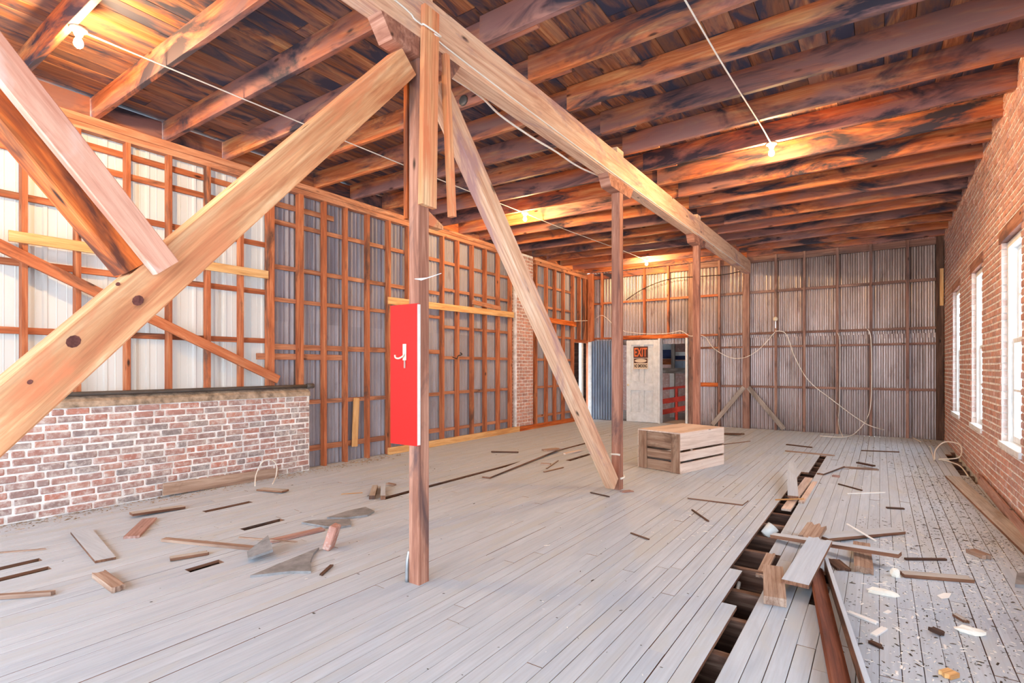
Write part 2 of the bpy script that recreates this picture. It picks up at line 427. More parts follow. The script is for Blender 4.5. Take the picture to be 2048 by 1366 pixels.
# ================================================================== left wall
wl = struct('wall_left', label='stud wall clad with white and grey metal sheets')
SX = XL - .09                                    # back of the studs
stud_y = [1.06, 1.474, 1.87, 2.288, 2.683, 3.094, 3.485, 3.888, 4.31, 4.676, 5.036, 5.446, 5.87, 6.29, 6.71, 7.138, 7.552, 7.98, 8.391, 8.831, 9.264, 10.285, 10.751, 11.15, 11.571, 12.06]
for i, y in enumerate(stud_y):
    w = .085 if abs(y - 3.888) < .01 else (.07 if abs(y - 4.31) < .01 else .044)
    box('stud', 'stud', (SX, y - w, 1.12 if y < 4.5 else 0.0), (XL, y, 3.725), wl)
for y in (12.42, 12.74): box('stud', 'stud', (SX, y - .045, 2.06), (XL, y, 3.725), wl)
box('stud', 'stud', (SX, 12.90, 0), (XL, 12.98, 3.725), wl)
def girts(ys, z, h, mat='girt'):
    for a, b in zip(ys[:-1], ys[1:]):
        box('girt', mat, (SX - .022, a, z - h / 2), (SX + .012, b - .044, z + h / 2), wl)
yw = [s for s in stud_y if s <= 3.9]; ya = [s for s in stud_y if 3.88 <= s <= 7.15]; ybb = [s for s in stud_y if 7.1 <= s <= 9.3]; yc = [s for s in stud_y if s >= 10.2]
for z in (3.61, 3.40, 2.965, 2.355, 1.73): girts(yw, z, .062, 'stud')
for z, h in ((3.30, .06), (2.71, .06), (2.28, .055), (1.66, .075), (.906, .06), (.26, .075)):
    girts([s for s in ya if z > 1.1 or s > 4.3], z, h)
box('girt', 'girt', (SX - .02, 3.70, 1.49), (SX + .015, 5.02, 1.57), wl)
for z in (3.29, 2.80, 2.12, 1.56, .92, .25): girts(ybb, z, .055); girts(yc, z, .055)
box('girt', 'girt', (SX - .02, 3.92, 3.50), (SX + .01, 4.85, 3.57), wl)
yy = Y0; wi = 0
while yy < 3.84:
    ribbed('white_metal_sheet', 'white_sheet', (SX - .034 - .004 * (wi % 2), min(yy + .89, 3.86)), (SX - .034 - .004 * (wi % 2), yy), 1.02, 3.88, wl); yy += .86; wi += 1
yy = 3.84; zo = 0.0
while yy < 12.95:
    y1 = min(yy + .66, 12.97)
    lo = 2.05 if yy > 12.0 else -.02
    if lo < 1: corr('metal_sheet', 'zinc', (SX - .04 - zo, y1 + .03), (SX - .04 - zo, yy), lo, 2.0, wl)
    corr('metal_sheet', 'zinc', (SX - .046 - zo, y1 + .03), (SX - .046 - zo, yy), max(1.92, lo), 3.9, wl)
    yy += .64; zo = .003 - zo
box('top_plate', 'girt', (SX, Y0, 3.725), (XL + .004, 9.39, 3.79), wl); box('top_plate', 'girt', (SX, Y0, 3.792), (XL + .012, 9.38, 3.87), wl)
box('top_plate', 'girt', (SX, 10.2, 3.725), (XL + .004, 12.95, 3.80), wl); box('top_plate', 'girt', (SX, 10.15, 3.802), (XL + .01, 12.95, 3.87), wl)
timber('rail_board', 'pale', PX(17, 471, XL + .012), PX(536, 550, XL + .012), .024, .10, wl)
timber('diagonal_brace', 'stud', PX(-40, 472, XL + .02), PX(556, 759, XL + .02), .04, .105, wl)
timber('rail_board', 'pale', PX(776, 601, XL + .014), PX(1027, 630, XL + .014), .026, .115, wl)
timber('rail_board', 'girt', PX(945, 604, XL + .036), PX(1001, 617, XL + .036), .02, .085, wl)
timber('rail_board', 'orangewood', PX(1080, 637, XL + .014), PX(1152, 649, XL + .014), .026, .12, wl)
timber('leaning_board', 'pale', PX(713, 796, SX + .035), PX(709, 893, SX + .035), .105, .022, wl, up=(1, 0, 0))
box('door_jamb', 'whitewood', (XL - .1, 12.50, 0), (XL - .02, 12.60, 2.05), wl)
box('door_head', 'stud', (SX, 12.06, 2.02), (XL, 12.93, 2.10), wl)
bl = struct('baseboard_left', label='pale timber sill along the foot of the left wall')
timber('sill_board', 'pale', (XL + .02, 5.80, .056), (XL + .02, 9.50, .056), .04, .11, bl)
timber('sill_board', 'orangewood', (XL + .02, 9.52, .05), (XL + .02, 12.02, .05), .04, .10, bl)
# brick dwarf wall below the white sheets
bwl = struct('wall_brick_low', label='low limewashed brick wall under the white sheets')
FX = -6.33
box('mortar_core', 'mortar', (FX - .22, .75, 0), (FX - .007, 4.335, 1.03), bwl, .004)
box('lower_wall', 'cement', (FX - .22, Y0, 0), (FX - .01, .74, 1.03), bwl)
CH = .0714; rb = random.Random(5)
for c in range(14):
    y = .76 - rb.uniform(0, .12); z = .006 + c * CH
    while y < 4.33:
        L = rb.choice((.205, .205, .205, .21, .105, .19)); y1 = min(y + L, 4.338)
        y0c = max(y, .75)
        if y1 - y0c > .05:
            Lq = .205 if y1 - y0c > .2 else (.19 if y1 - y0c > .185 else round(y1 - y0c, 2))
            me = brick_mesh(Lq - .010, .10, .058, 'brick_w', .007)
            m = Matrix.Translation((FX - .05 + rb.uniform(-.004, .004), (y0c + y1) / 2, z + .034 + rb.uniform(-.002, .002))) @ Matrix.Rotation(math.pi / 2 + rb.uniform(-.012, .012), 4, 'Z') @ Matrix.Rotation(rb.uniform(-.012, .012), 4, 'Y')
            link(D.objects.new('brick', me), None, bwl, m)
        y = y1 + .004
# cement fillet on top
raw('cement_cap', [(FX + .005, .75, 1.005), (FX - .22, .75, 1.005), (FX - .22, .75, 1.12), (FX - .10, .75, 1.115), (FX - .015, .75, 1.06),
                   (FX + .005, 4.35, 1.005), (FX - .22, 4.35, 1.005), (FX - .22, 4.35, 1.12), (FX - .10, 4.35, 1.115), (FX - .015, 4.35, 1.06)],
    [(0, 1, 2, 3, 4), (9, 8, 7, 6, 5), (0, 4, 9, 5), (4, 3, 8, 9), (3, 2, 7, 8), (1, 0, 5, 6), (2, 1, 6, 7)], 'cement', bwl)
pp = thing('iron_pipe', 'dark iron pipe lying along the top of the low brick wall', 'pipe', (FX - .06, 4.4, 1.14))
tube('pipe_run', 'iron', [(FX - .055, .6, 1.135), (FX - .055, 2.5, 1.133), (FX - .055, 4.40, 1.135)], .022, pp, 8, 2)
tube('pipe_tee', 'iron', [(FX - .055, 4.33, 1.135), (FX - .055, 4.43, 1.135)], .034, pp, 8, 1)
# chimney
ch = thing('brick_chimney', 'narrow brick chimney breast standing in the stud wall', 'chimney', (-6.45, 9.75, 0))
CY0, CY1, CFX = 9.40, 10.06, XL + .03
box('mortar_core', 'mortar_r', (CFX - .13, CY0 + .006, .11), (CFX - .006, CY1 - .006, 3.86), ch)
for c in range(52):
    z = .11 + c * CH; y = CY0; first = True
    lens = (.21, .21, .21) if c % 2 else (.10, .21, .21, .11)
    for L in lens:
        me = brick_mesh(round(L - .011, 3), .095, .059, 'brick_r', .005)
        link(D.objects.new('brick', me), None, ch, Matrix.Translation((CFX - .047 + rb.uniform(-.003, .003), y + L / 2 + .003, z + .033)) @ Matrix.Rotation(math.pi / 2 + rb.uniform(-.01, .01), 4, 'Z'))
        y += L + .01
    me = brick_mesh(.030, .09, .059, 'brick_r', .005)
    link(D.objects.new('brick', me), None, ch, Matrix.Translation((CFX - .114, CY0 + .042, z + .033)))

# ================================================================== back wall
wb = struct('wall_back', label='rear wall of rusty corrugated sheets behind studs and girts')
BS = YB + .09
bst = [-6.05, -5.558, -4.883, -4.271, -3.069, -1.876, -1.323, -.719, -.141, .45, .95]
for x in bst:
    z0 = 2.12 if x < -3.6 else 0
    box('stud', 'backstud' if x > -3.2 else 'stud', (x - .035, YB, z0), (x + .012, BS, 3.87), wb)
box('stud', 'backstud', (-3.78, YB - .02, 0), (-3.66, BS, 3.87), wb)
box('stud', 'backstud', (-2.56, YB - .03, 0), (-2.42, BS, 3.55), wb)
box('stud', 'backstud', (-2.52, YB, 3.55), (-2.46, BS, 3.87), wb)
xs = sorted(bst + [-3.70, -2.48] + [-6.42])
for z, h in ((3.075, .055), (2.144, .05), (1.842, .045), (.947, .05)):
    for a, b in zip(xs[:-1], xs[1:]):
        if z < 2.1 and a < -3.72: continue
        box('girt', 'backstud' if a > -3.2 else 'stud', (a + .005, BS - .015, z - h / 2), (b - .03, BS + .02, z + h / 2), wb)
box('girt', 'orangewood', (-3.66, YB + .01, .93), (-3.10, BS, 1.02), wb)
for a, b in ((-2.53, -3.22), (-2.44, -1.72)):
    timber('diagonal_brace', 'greyboard', (a, YB - .022, .93), (b, YB - .022, .04), .04, .10, wb)
x = -6.5
while x < 1.0:
    x1 = min(x + .66, 1.05)
    corr('metal_sheet', 'zinc_back', (x, BS + .055 + zo), (x1 + .03, BS + .055 + zo), 1.96, 3.95, wb, .084, .025)
    if x > -3.7: corr('metal_sheet', 'zinc_back', (x, BS + .038 + zo), (x1 + .03, BS + .038 + zo), -.02, 2.05, wb, .084, .025)
    x += .655; zo = .003 - zo
corr('metal_sheet', 'zinc_back', (-3.66, BS + .038), (-3.20, BS + .038), -.02, 2.05, wb)
box('top_plate', 'backstud', (-3.6, BS - .03, 3.74), (.95, BS + .02, 3.87), wb)
box('top_plate', 'joist', (-6.4, BS - .03, 3.72), (-3.62, BS + .02, 3.87), wb)
box('door_header', 'orangewood', (-5.5, YB - .01, 2.09), (-3.70, BS, 2.19), wb)
box('corner_post', 'stud', (-6.42, YB - .10, 2.06), (-6.28, YB + .02, 3.87), wb)
box('corner_post', 'darkwood', (.88, YB - .02, 0), (.99, BS, 3.87), wb)
box('packing_strip', 'pale', (.93, YB - .06, 2.55), (.985, YB - .022, 3.25), wb)
# sliding sheet-metal door panel
sd = struct('door_1', (-5.95, YB - .12, 0), label='corrugated metal door panel with blue light in its zinc colour')
corr('metal_panel', 'zinc_dark', (-6.28, YB - .12), (-5.40, YB - .12), .01, 2.07, sd, .075, .026)
box('door_stile', 'whitewood', (-6.40, YB - .10, 0), (-6.30, YB - .05, 2.05), sd)
# white panelled door
DX0, DX1, DYF = -5.31, -4.49, YB - .10
dr = struct('door_2', (-4.9, DYF, 0), label='dirty white four panel door')
def dbox(n_, x0, x1, z0, z1, d0, d1, mt='whitewood', par=None):
    return box(n_, mt, (x0, DYF - d1, z0), (x1, DYF - d0, z1), par or dr, .003)
dbox('stile', DX0, DX0 + .115, .01, 2.06, -.02, .02); dbox('stile', DX1 - .115, DX1, .01, 2.06, -.02, .02)
mid = (DX0 + DX1) / 2
for z0, z1 in ((.01, .25), (.80, .98), (1.94, 2.06)): dbox('rail', DX0 + .115, DX1 - .115, z0, z1, -.02, .02)
for z0, z1 in ((.25, .80), (.98, 1.94)):
    dbox('mullion', mid - .05, mid + .05, z0, z1, -.02, .02)
    for a, b in ((DX0 + .115, mid - .05), (mid + .05, DX1 - .115)):
        p_ = dbox('panel', a, b, z0, z1, -.05, -.02)
        dbox('raised_field', a + .045, b - .045, z0 + .05, z1 - .05, -.02, -.002, par=p_)
lathe('door_knob', 'porcelain', [(.012, 0), (.012, .02), (.028, .03), (.03, .045), (.018, .058), (.004, .06)], (DX0 + .06, DYF - .02, .93), dr, 12, Matrix.Rotation(math.pi / 2, 4, 'X'))
box('door_frame', 'whitewood', (DX1 + .005, YB - .13, 0), (DX1 + .05, YB + .08, 2.09), dr)
box('door_frame', 'whitewood', (-3.84, YB - .06, 0), (-3.79, YB + .08, 2.09), dr)
# signs on the door
def text(name, body, size, mat, loc, parent, width=None, bold=.0, height=None):
    cu = D.curves.new(name, 'FONT'); cu.body = body; cu.size = size; cu.align_x = 'CENTER'; cu.align_y = 'CENTER'; cu.extrude = .0015; cu.offset = bold
    o = D.objects.new(name, cu); COL.objects.link(o)
    dg = bpy.context.evaluated_depsgraph_get(); dg.update()
    me = D.meshes.new_from_object(o.evaluated_get(dg)); D.objects.remove(o)
    xs_ = [v.co.x for v in me.vertices]; ys_ = [v.co.y for v in me.vertices]
    sx = width / (max(xs_) - min(xs_)) if width else 1; sy = height / (max(ys_) - min(ys_)) if height else sx
    my = (max(ys_) + min(ys_)) / 2; mxx = (max(xs_) + min(xs_)) / 2
    for v in me.vertices: v.co.x = (v.co.x - mxx) * sx; v.co.y = (v.co.y - my) * sy
    me.materials.clear(); me.materials.append(M[mat])
    return link(D.objects.new(name, me), None, parent, Matrix.Translation(loc) @ Matrix.Rotation(math.pi / 2, 4, 'X'))
SXC = -4.93; SY = DYF - .022
sg = thing('exit_sign', 'brown EXIT sign with orange letters on the white door', 'sign', (SXC, SY, 1.55))
box('backing', 'sign_dark', (SXC - .185, SY - .006, 1.615), (SXC + .185, SY, 1.90), sg, .001)
text('lettering', 'EXIT', .3, 'sign_orange', (SXC, SY - .0075, 1.757), sg, .33, .006, .22)
s2 = thing('no_smoking_sign', 'cream NO SMOKING notice below the EXIT sign on door', 'sign', (SXC, SY, 1.34))
box('backing', 'sign_cream', (SXC - .185, SY - .006, 1.335), (SXC + .185, SY, 1.61), s2, .001)
box('dark_band', 'sign_dark', (SXC - .175, SY - .008, 1.485), (SXC + .175, SY - .0062, 1.60), s2, .0005)
lathe('oval', 'sign_cream', [(.0005, 0), (.155, 0), (.155, .001), (.0005, .001)], (SXC, SY - .0082, 1.543), s2, 24, Matrix.Rotation(math.pi / 2, 4, 'X') @ Matrix.Diagonal((1, .3, 1, 1)), False)
text('lettering', 'NO SMOKING', .1, 'sign_black', (SXC, SY - .0075, 1.415), s2, .33, .003, .085)

# space behind the doorways
an = struct('wall_annex', label='dim store room seen through the doorway')
box('annex_floor', 'debris', (-8.0, YB + .2, -.06), (-1.5, 16.2, -.01), an)
box('annex_wall', 'brick_r', (-8.0, 16.2, -.05), (-1.5, 16.3, 3.4), an)
box('annex_side', 'darkwood', (-3.0, YB + .25, -.05), (-2.95, 16.2, 3.4), an)
box('annex_side', 'darkwood', (-8.05, 10.5, -.05), (-8.0, 16.2, 3.4), an)
box('annex_ceiling', 'darkwood', (-8.0, YB + .2, 3.2), (-1.5, 16.2, 3.25), an)
def annex(name, label, cat, mat, x0, y0, x1, y1, Y, d, nm='panel'):
    a = PY(x0, y0, Y); b = PY(x1, y1, Y)
    o = box(name, mat, (a.x, Y, b.z), (b.x, Y + d, a.z)); return tag(o, label, cat)
cq = PY(1343, 840, 14.6)
cn = thing('counter', 'pale grey timber counter on a white post beyond the doorway', 'counter', (cq.x, 14.6, 0))
a = PY(1308, 736, 14.6); b = PY(1392, 747, 14.6); box('top', 'greyboard', (a.x, 14.6, b.z), (b.x, 15.0, a.z), cn)
a2 = PY(1339, 747, 14.6); b2_ = PY(1348, 838, 14.6); box('post', 'white', (a2.x, 14.62, -.008), (b2_.x, 14.72, b.z), cn)
annex('navy_shelf', 'dark navy shelf board above the counter beyond the doorway', 'shelf', 'blue', 1306, 700, 1343, 717, 15.2, .3)
annex('corrugated_offcut', 'light grey ribbed sheet leaning high beyond the doorway', 'metal sheet', 'whitewood', 1308, 678, 1344, 700, 15.6, .03)
annex('orange_box', 'orange brown box on the counter beyond the doorway', 'box', 'orangewood', 1320, 718, 1343, 729, 15.0, .25)
annex('white_bundle', 'white wrapped bundle on shelf beyond the doorway', 'bundle', 'white', 1350, 704, 1378, 711, 15.0, .25)
annex('navy_crate', 'navy crate under the white bundle beyond the doorway', 'crate', 'blue', 1346, 712, 1386, 719, 15.0, .3)
annex('shelf_upright', 'grey green shelf upright beyond the doorway', 'shelf post', 'greyboard', 1342, 676, 1349, 736, 14.9, .08)
annex('junk_pile', 'grey heap of junk on the counter beyond the doorway', 'junk', 'zinc_dark', 1350, 722, 1386, 736, 14.7, .2)
rl = thing('red_railing', 'red painted timber railing beyond the open doorway', 'railing', PZ(1350, 846))
for (xa, ya, xb, yb_, h) in ((1305, 780, 1392, 771, .06), (1305, 806, 1392, 793, .13), (1305, 828, 1392, 812, .13)):
    timber('rail', 'redrail', PY(xa, ya, 13.6), PY(xb, yb_, 14.1), .03, h, rl)
a = PY(1353, 776, 13.9); box('rail_post', 'redrail', (a.x - .03, 13.88, 0), (a.x + .03, 13.94, a.z), rl)

# ================================================================== right wall (brick, windows)
wr = struct('wall_right', label='old red brick wall with tall windows')
WIN = [(10.58, 11.54), (8.41, 9.33), (6.27, 7.22), (4.08, 5.03), (1.90, 2.85), (-.30, .65), (-2.5, -1.55)]
WZ0, WZ1, WT = .65, 2.66, .34
def holed_wall(x0, x1, name, mat, z1):
    ed = [Y0]
    for a, b in sorted(WIN): ed += [a, b]
    ed.append(YB + .2)
    for i in range(0, len(ed) - 1):
        a, b = ed[i], ed[i + 1]
        if i % 2 == 0: box(name, mat, (x0, a, -.36), (x1, b, z1), wr, .001)
        else:
            box(name, mat, (x0, a, -.36), (x1, b, WZ0), wr, .001); box(name, mat, (x0, a, WZ1), (x1, b, z1), wr, .001)
holed_wall(XR + .007, XR + WT, 'masonry', 'mortar_r', TOP)
single, far_v, far_f = [], [], []
rb = random.Random(9)
for c in range(57):
    z = c * CH + .004; y = 2.4 - (.11 if c % 2 else 0); header = c % 6 == 5
    while y < YB + .05:
        L = (.105 if header else .212); a, b = y, y + L - .010; y += L
        spans = [(a, b)]
        if z + .05 > WZ0 and z + .01 < WZ1:
            for wa, wb_ in WIN:
                ns = []
                for s0, s1 in spans:
                    if s1 <= wa or s0 >= wb_: ns.append((s0, s1)); continue
                    if s0 < wa - .03: ns.append((s0, wa))
                    if s1 > wb_ + .03: ns.append((wb_, s1))
                spans = ns
        for s0, s1 in spans:
            single.append((s0, s1, z, rb.uniform(-.004, .004)))
def score(s):
    Yc = (s[0] + s[1]) / 2
    t_ = -SN * XR + CS * Yc; px = CX + F_PX * (CS * XR + SN * Yc) / t_; py = HY - F_PX * (s[2] - CAM_H) / t_
    return (0 if (px < 2060 and -10 < py < 1380) else 1, t_)
single.sort(key=score)
for i, (s0, s1, z, dx) in enumerate(single):
    if i < 300:
        me = brick_mesh(round(s1 - s0, 2) - .006, .06, .056, 'brick_r', .005)
        link(D.objects.new('brick', me), None, wr, Matrix.Translation((XR + .03 + dx, (s0 + s1) / 2, z + .034)) @ Matrix.Rotation(math.pi / 2 + rb.uniform(-.01, .01), 4, 'Z'))
    else:
        n = len(far_v); x0, x1 = XR + dx, XR + .05; ch_ = .004
        far_v += [(x0, s0 + ch_, z + .004 + ch_), (x0, s1 - ch_, z + .004 + ch_), (x0, s1 - ch_, z + .060 - ch_), (x0, s0 + ch_, z + .060 - ch_),
                  (x1, s0, z + .004), (x1, s1, z + .004), (x1, s1, z + .060), (x1, s0, z + .060)]
        far_f += [(n + 3, n + 2, n + 1, n), (n, n + 1, n + 5, n + 4), (n + 1, n + 2, n + 6, n + 5), (n + 2, n + 3, n + 7, n + 6), (n + 3, n, n + 4, n + 7)]
tag(raw('far_bricks', far_v, far_f, 'brick_rs', wr, (XR, 8, 0)), kind='stuff')
for i, (a, b) in enumerate(WIN):
    w = struct('window_%d' % (i + 1), (XR + .2, (a + b) / 2, WZ0), label='tall white sash window in the brick wall')
    # brick reveals, window glare included in their pale colour
    for k in range(int((WZ1 - WZ0) / CH)):
        z = WZ0 + k * CH
        for ys in ((b - .012, b + .001), (a - .001, a + .012)):
            box('reveal_brick', 'reveal', (XR + .004 + rb.uniform(0, .004), ys[0], z + .005), (XR + .05, ys[1], z + .064), w, .003)
    box('window_sill', 'whitewood', (XR - .02, a - .02, WZ0 - .05), (XR + .34, b + .02, WZ0 + .004), w, .004)
    box('lintel', 'post', (XR - .004, a - .08, WZ1 - .02), (XR + .33, b + .08, WZ1 + .11), w)
    fx0, fx1 = XR + .05, XR + .17
    for y0, y1 in ((a, a + .06), (b - .06, b)): box('frame_jamb', 'whitewood', (fx0, y0, WZ0), (fx1, y1, WZ1 - .02), w)
    box('frame_head', 'white', (fx0, a + .06, WZ1 - .08), (fx1, b - .06, WZ1 - .02), w)
    zm = (WZ0 + WZ1) / 2
    for z0, z1, dx in ((WZ0 + .005, zm + .02, 0), (zm - .02, WZ1 - .08, .035)):
        x0 = fx0 + .035 + dx
        for y0, y1 in ((a + .06, a + .105), (b - .105, b - .06)): box('sash_stile', 'whitewood', (x0, y0, z0), (x0 + .032, y1, z1), w)
        for q0, q1 in ((z0, z0 + .06), (z1 - .045, z1), ((z0 + z1) / 2 - .012, (z0 + z1) / 2 + .012)):
            box('sash_rail', 'whitewood', (x0, a + .105, q0), (x0 + .032, b - .105, q1), w)
        for q0, q1 in ((z0 + .06, (z0 + z1) / 2 - .012), ((z0 + z1) / 2 + .012, z1 - .045)):
            box('pane', 'glass', (x0 + .014, a + .105, q0), (x0 + .018, b - .105, q1), w, .0005)
br = struct('baseboard_right', label='loose timber skirting beside the floor gap')
timber('skirting_board', 'redwood', (.955, 3.0, .05), (.975, 8.45, .05), .02, .13, br)

# ================================================================== main beam, posts and braces
BX0, BX1, BZ0, BZ1 = -2.545, -2.405, 3.50, 3.79
beam = thing('ceiling_beam', 'long pale fir beam carrying the ceiling joists', 'beam', (-2.47, 5, BZ0))
timber('beam_timber', 'beam', ((BX0 + BX1) / 2, Y0, (BZ0 + BZ1) / 2), ((BX0 + BX1) / 2, 12.95, (BZ0 + BZ1) / 2), BX1 - BX0, BZ1 - BZ0, beam, c=.006)
for y in (2.49, 5.66, 8.86):
    box('packing', 'beam', (BX0 + .02, y - .09, BZ1), (BX1 - .02, y + .09, JB - .002), beam)
    pr_ = [(y - .36, BZ0), (y + .36, BZ0), (y + .27, BZ0 - .125), (y - .27, BZ0 - .125)]
    v = [(BX0 + .01, a, z) for a, z in pr_] + [(BX1 - .01, a, z) for a, z in pr_]
    raw('corbel', v, [(0, 1, 2, 3), (7, 6, 5, 4), (0, 4, 5, 1), (1, 5, 6, 2), (2, 6, 7, 3), (3, 7, 4, 0)], 'post', beam)
p1 = thing('timber_post', 'brown timber post carrying the red board, nearest the camera', 'post', (-2.465, 2.495, 0))
timber('shaft', 'post', (-2.465, 2.495, 0), (-2.465, 2.495, 3.374), .094, .094, p1, c=.005)
timber('scab_board', 'brace', (-2.395, 2.50, 2.43), (-2.385, 2.515, 3.70), .135, .04, p1, up=(1, 0, 0))
timber('scab_board', 'orangewood', (-2.535, 2.485, 2.36), (-2.535, 2.485, 3.30), .09, .035, p1, up=(1, 0, 0))
timber('hanging_strip', 'brace', (-2.40, 2.745, 2.42), (-2.40, 2.675, 3.49), .042, .05, p1, up=(1, 0, 0))
v = [(-2.50, 2.545, 2.43), (-2.50, 2.545, 2.33), (-2.50, 2.70, 2.33), (-2.50, 2.70, 2.355)]
raw('wedge', v + [(x_ + .06, y_, z_) for x_, y_, z_ in v], [(0, 1, 2, 3), (7, 6, 5, 4), (0, 4, 5, 1), (1, 5, 6, 2), (2, 6, 7, 3), (3, 7, 4, 0)], 'brace', p1)
tube('conduit', 'steel', [(-2.527, 2.47, .20), (-2.53, 2.455, .12), (-2.53, 2.45, .0)], .013, p1, 8, 4)
for nm, y, zt, lab, mt in (('timber_post', 5.68, 3.374, 'reddish rough sawn post with diagonal brace at its foot', 'post'), ('timber_post', 8.88, 3.374, 'slender timber post standing behind the wooden crate', 'post')):
    o = thing(nm, lab, 'post', (-2.47, y, 0))
    timber('shaft', mt, (-2.47, y, 0), (-2.47, y, zt), .10, .10, o, c=.004)
    if y < 6:
        tube('wire_tie', 'cable', [(-2.525, 5.626, .40), (-2.45, 5.624, .405), (-2.415, 5.626, .40)], .012, o, 6, 2)
        tube('wire_tie', 'cable', [(-2.415, 5.64, .13), (-2.40, 5.70, .135), (-2.412, 5.735, .15)], .012, o, 6, 2)
def brace(name, label, mat, a, b, dep, th, xc):
    """timber in the plane of the posts; dep measured across its wide face"""
    o = thing(name, label, 'brace', (xc, b[0], max(b[1], 0)))
    m, l = frame_mat((xc, a[0], a[1]), (xc, b[0], b[1]))
    timber('brace_timber', mat, (xc, a[0], a[1]), (xc, b[0], b[1]), th, dep, o, c=.006)
    return o
big = brace('diagonal_brace', 'thick pale fir brace with dark knots rising to the beam', 'brace', (2.375, 3.314), (-.50, .12), .168, .14, -2.50)
ax = Vector((0, 2.885, 3.205)).normalized(); nz = Vector((1, 0, 0))
def knot(x, y, r):
    c_ = PX(x, y, -2.4295); n_ = 10
    tcol = 'knot'
    pts = [c_ + ax * (r * 1.15 * math.cos(2 * math.pi * k / n_)) + ax.cross(nz) * (r * .95 * math.sin(2 * math.pi * k / n_)) for k in range(n_)]
    vv = [p_ + nz * .001 for p_ in pts] + [p_ - nz * .004 for p_ in pts]
    raw('knot', vv, [tuple(range(n_)), tuple(range(2 * n_ - 1, n_ - 1, -1))] + [(i, n_ + i, n_ + (i + 1) % n_, (i + 1) % n_) for i in range(n_)], tcol, big)
knot(276, 601, .020); knot(147, 683, .022); knot(236, 568, .007); knot(60, 764, .008)
b2 = brace('diagonal_brace', 'pale brace slanting down to the foot of the reddish post', 'beam', (2.67, 3.315), (5.562, .085), .155, .11, -2.485)
b3 = thing('crossing_brace', 'orange counter brace with a pinkish board nailed on its face', 'brace', (-2.45, .9, 1.9))
def ext(x0, y0, x1, y1, X, z0, xc):
    a, b = PX(x0, y0, X), PX(x1, y1, X); t_ = (z0 - b.z) / (a.z - b.z); c_ = b + (a - b) * t_; c_.x = b.x = xc; return c_, b
a_, b_ = ext(0, 190, 282, 538, -2.44, 3.40, -2.495)
bn = Vector((0, -(3.314 - .12), 2.375 + .50)).normalized(); bo = Vector((a_.x, -.50, .12))    # normal of the big brace's upper face
da, db = (a_ - bo).dot(bn), (b_ - bo).dot(bn); b_ = a_ + (b_ - a_) * ((da - .0875) / (da - db))  # stop on that face
timber('brace_timber', 'orangewood', a_, b_, .13, .115, b3, c=.005)
a_, b_ = ext(0, 110, 337, 535, -2.38, 3.46, -2.4025); timber('face_board', 'pinkwood', a_, b_, .045, .105, b3, c=.004)
# red board on the near post
rb_ = thing('red_board', 'bright red painted board fixed to the near post', 'board', (-2.53, 2.435, .9))
timber('panel', 'red', (-2.53, 2.433, .895), (-2.53, 2.433, 1.80), .028, .245, rb_, up=(1, 0, 0), c=.002)
hp = box('hook_plate', 'porcelain', (-2.53, 2.412, 1.44), (-2.50, 2.418, 1.545), rb_, .001)
hk = tube('coat_hook', 'porcelain', [(-2.515, 2.416, 1.50), (-2.515, 2.405, 1.47), (-2.54, 2.388, 1.452), (-2.567, 2.385, 1.458), (-2.57, 2.385, 1.475)], .006, hp, 6, 3)
box('hook_tail', 'redwood', (-2.522, 2.413, 1.39), (-2.508, 2.418, 1.44), rb_, .001)
box('edge_strip', 'white', (-2.4065, 2.421, .90), (-2.4035, 2.446, 1.795), rb_, .0005)
o = slab('paper_scrap', 'paper', [PZ(852, 556, 1.95)[:2]] * 0 or [(-2.41, 2.40), (-2.41, 2.46), (-2.36, 2.52), (-2.33, 2.56), (-2.40, 2.50)], 1.95, .004, None, [0, .0, .03, .05, .02])
tag(o, 'curled white paper scrap stuck on post above the red board', 'paper')

# ================================================================== bulbs and wiring
def bulb(x, y, zc, label, drop=0.0):
    o = thing('light_bulb', label, 'light bulb', (x, y, zc), 'bare bulbs on the ceiling joists')
    lathe('lamp_holder', 'porcelain', [(.055, 0), (.055, -.014), (.034, -.024), (.026, -.05), (.022, -.055)], (x, y, zc), o, 16)
    g_ = lathe('glass_bulb', 'bulb', [(.012, -.055), (.016, -.07), (.026, -.09), (.030, -.11), (.026, -.128), (.014, -.139), (.002, -.141)], (x, y, zc), o, 16)
    return o
def jz(x): return JB - .001
b_1 = PZ(157, 57, JB); b_2 = PZ(1543, 287, JB); b_3 = PZ(1050, 425, JB); b_4 = PZ(1293, 519, JB)
bulb(b_1.x, b_1.y, JB, 'glowing bare bulb at upper left beside the crossing brace')
bulb(b_2.x, b_2.y, JB, 'glowing bare bulb on joists above the open floor trench')
bulb(b_3.x, b_3.y, JB, 'glowing bare bulb above the brick chimney')
bulb(b_4.x, b_4.y, JB, 'glowing bare bulb nearest the EXIT door')
def wire(name, label, pts, r=.006, mat='cable', cat='cable'):
    return tag(tube(name, mat, pts, r), label, cat)
ZW = JB - .012
def sag(a, b, s=.02): m_ = (a + b) / 2; m_.z -= s; return m_
w1 = [Vector((b_1.x, b_1.y + .05, ZW)), Vector((-4.80, 3.28, ZW)), Vector((-4.74, 5.2, ZW - .01)), Vector((b_3.x, b_3.y - .05, ZW))]
wire('ceiling_cable', 'white cable under the joists from upper left bulb to chimney bulb', w1)
w2 = [Vector((b_3.x, b_3.y + .05, ZW)), Vector((-4.62, 8.4, ZW - .01)), Vector((-4.5, 10.4, ZW)), Vector((b_4.x, b_4.y - .05, ZW))]
wire('ceiling_cable', 'white cable under the joists from chimney bulb to door bulb', w2)
w3 = [Vector((-1.12, 1.32 + .05, ZW)), PZ(1370, 0, ZW), PZ(1452, 140, ZW), PZ(1520, 248, ZW), Vector((b_2.x, b_2.y - .04, ZW))]
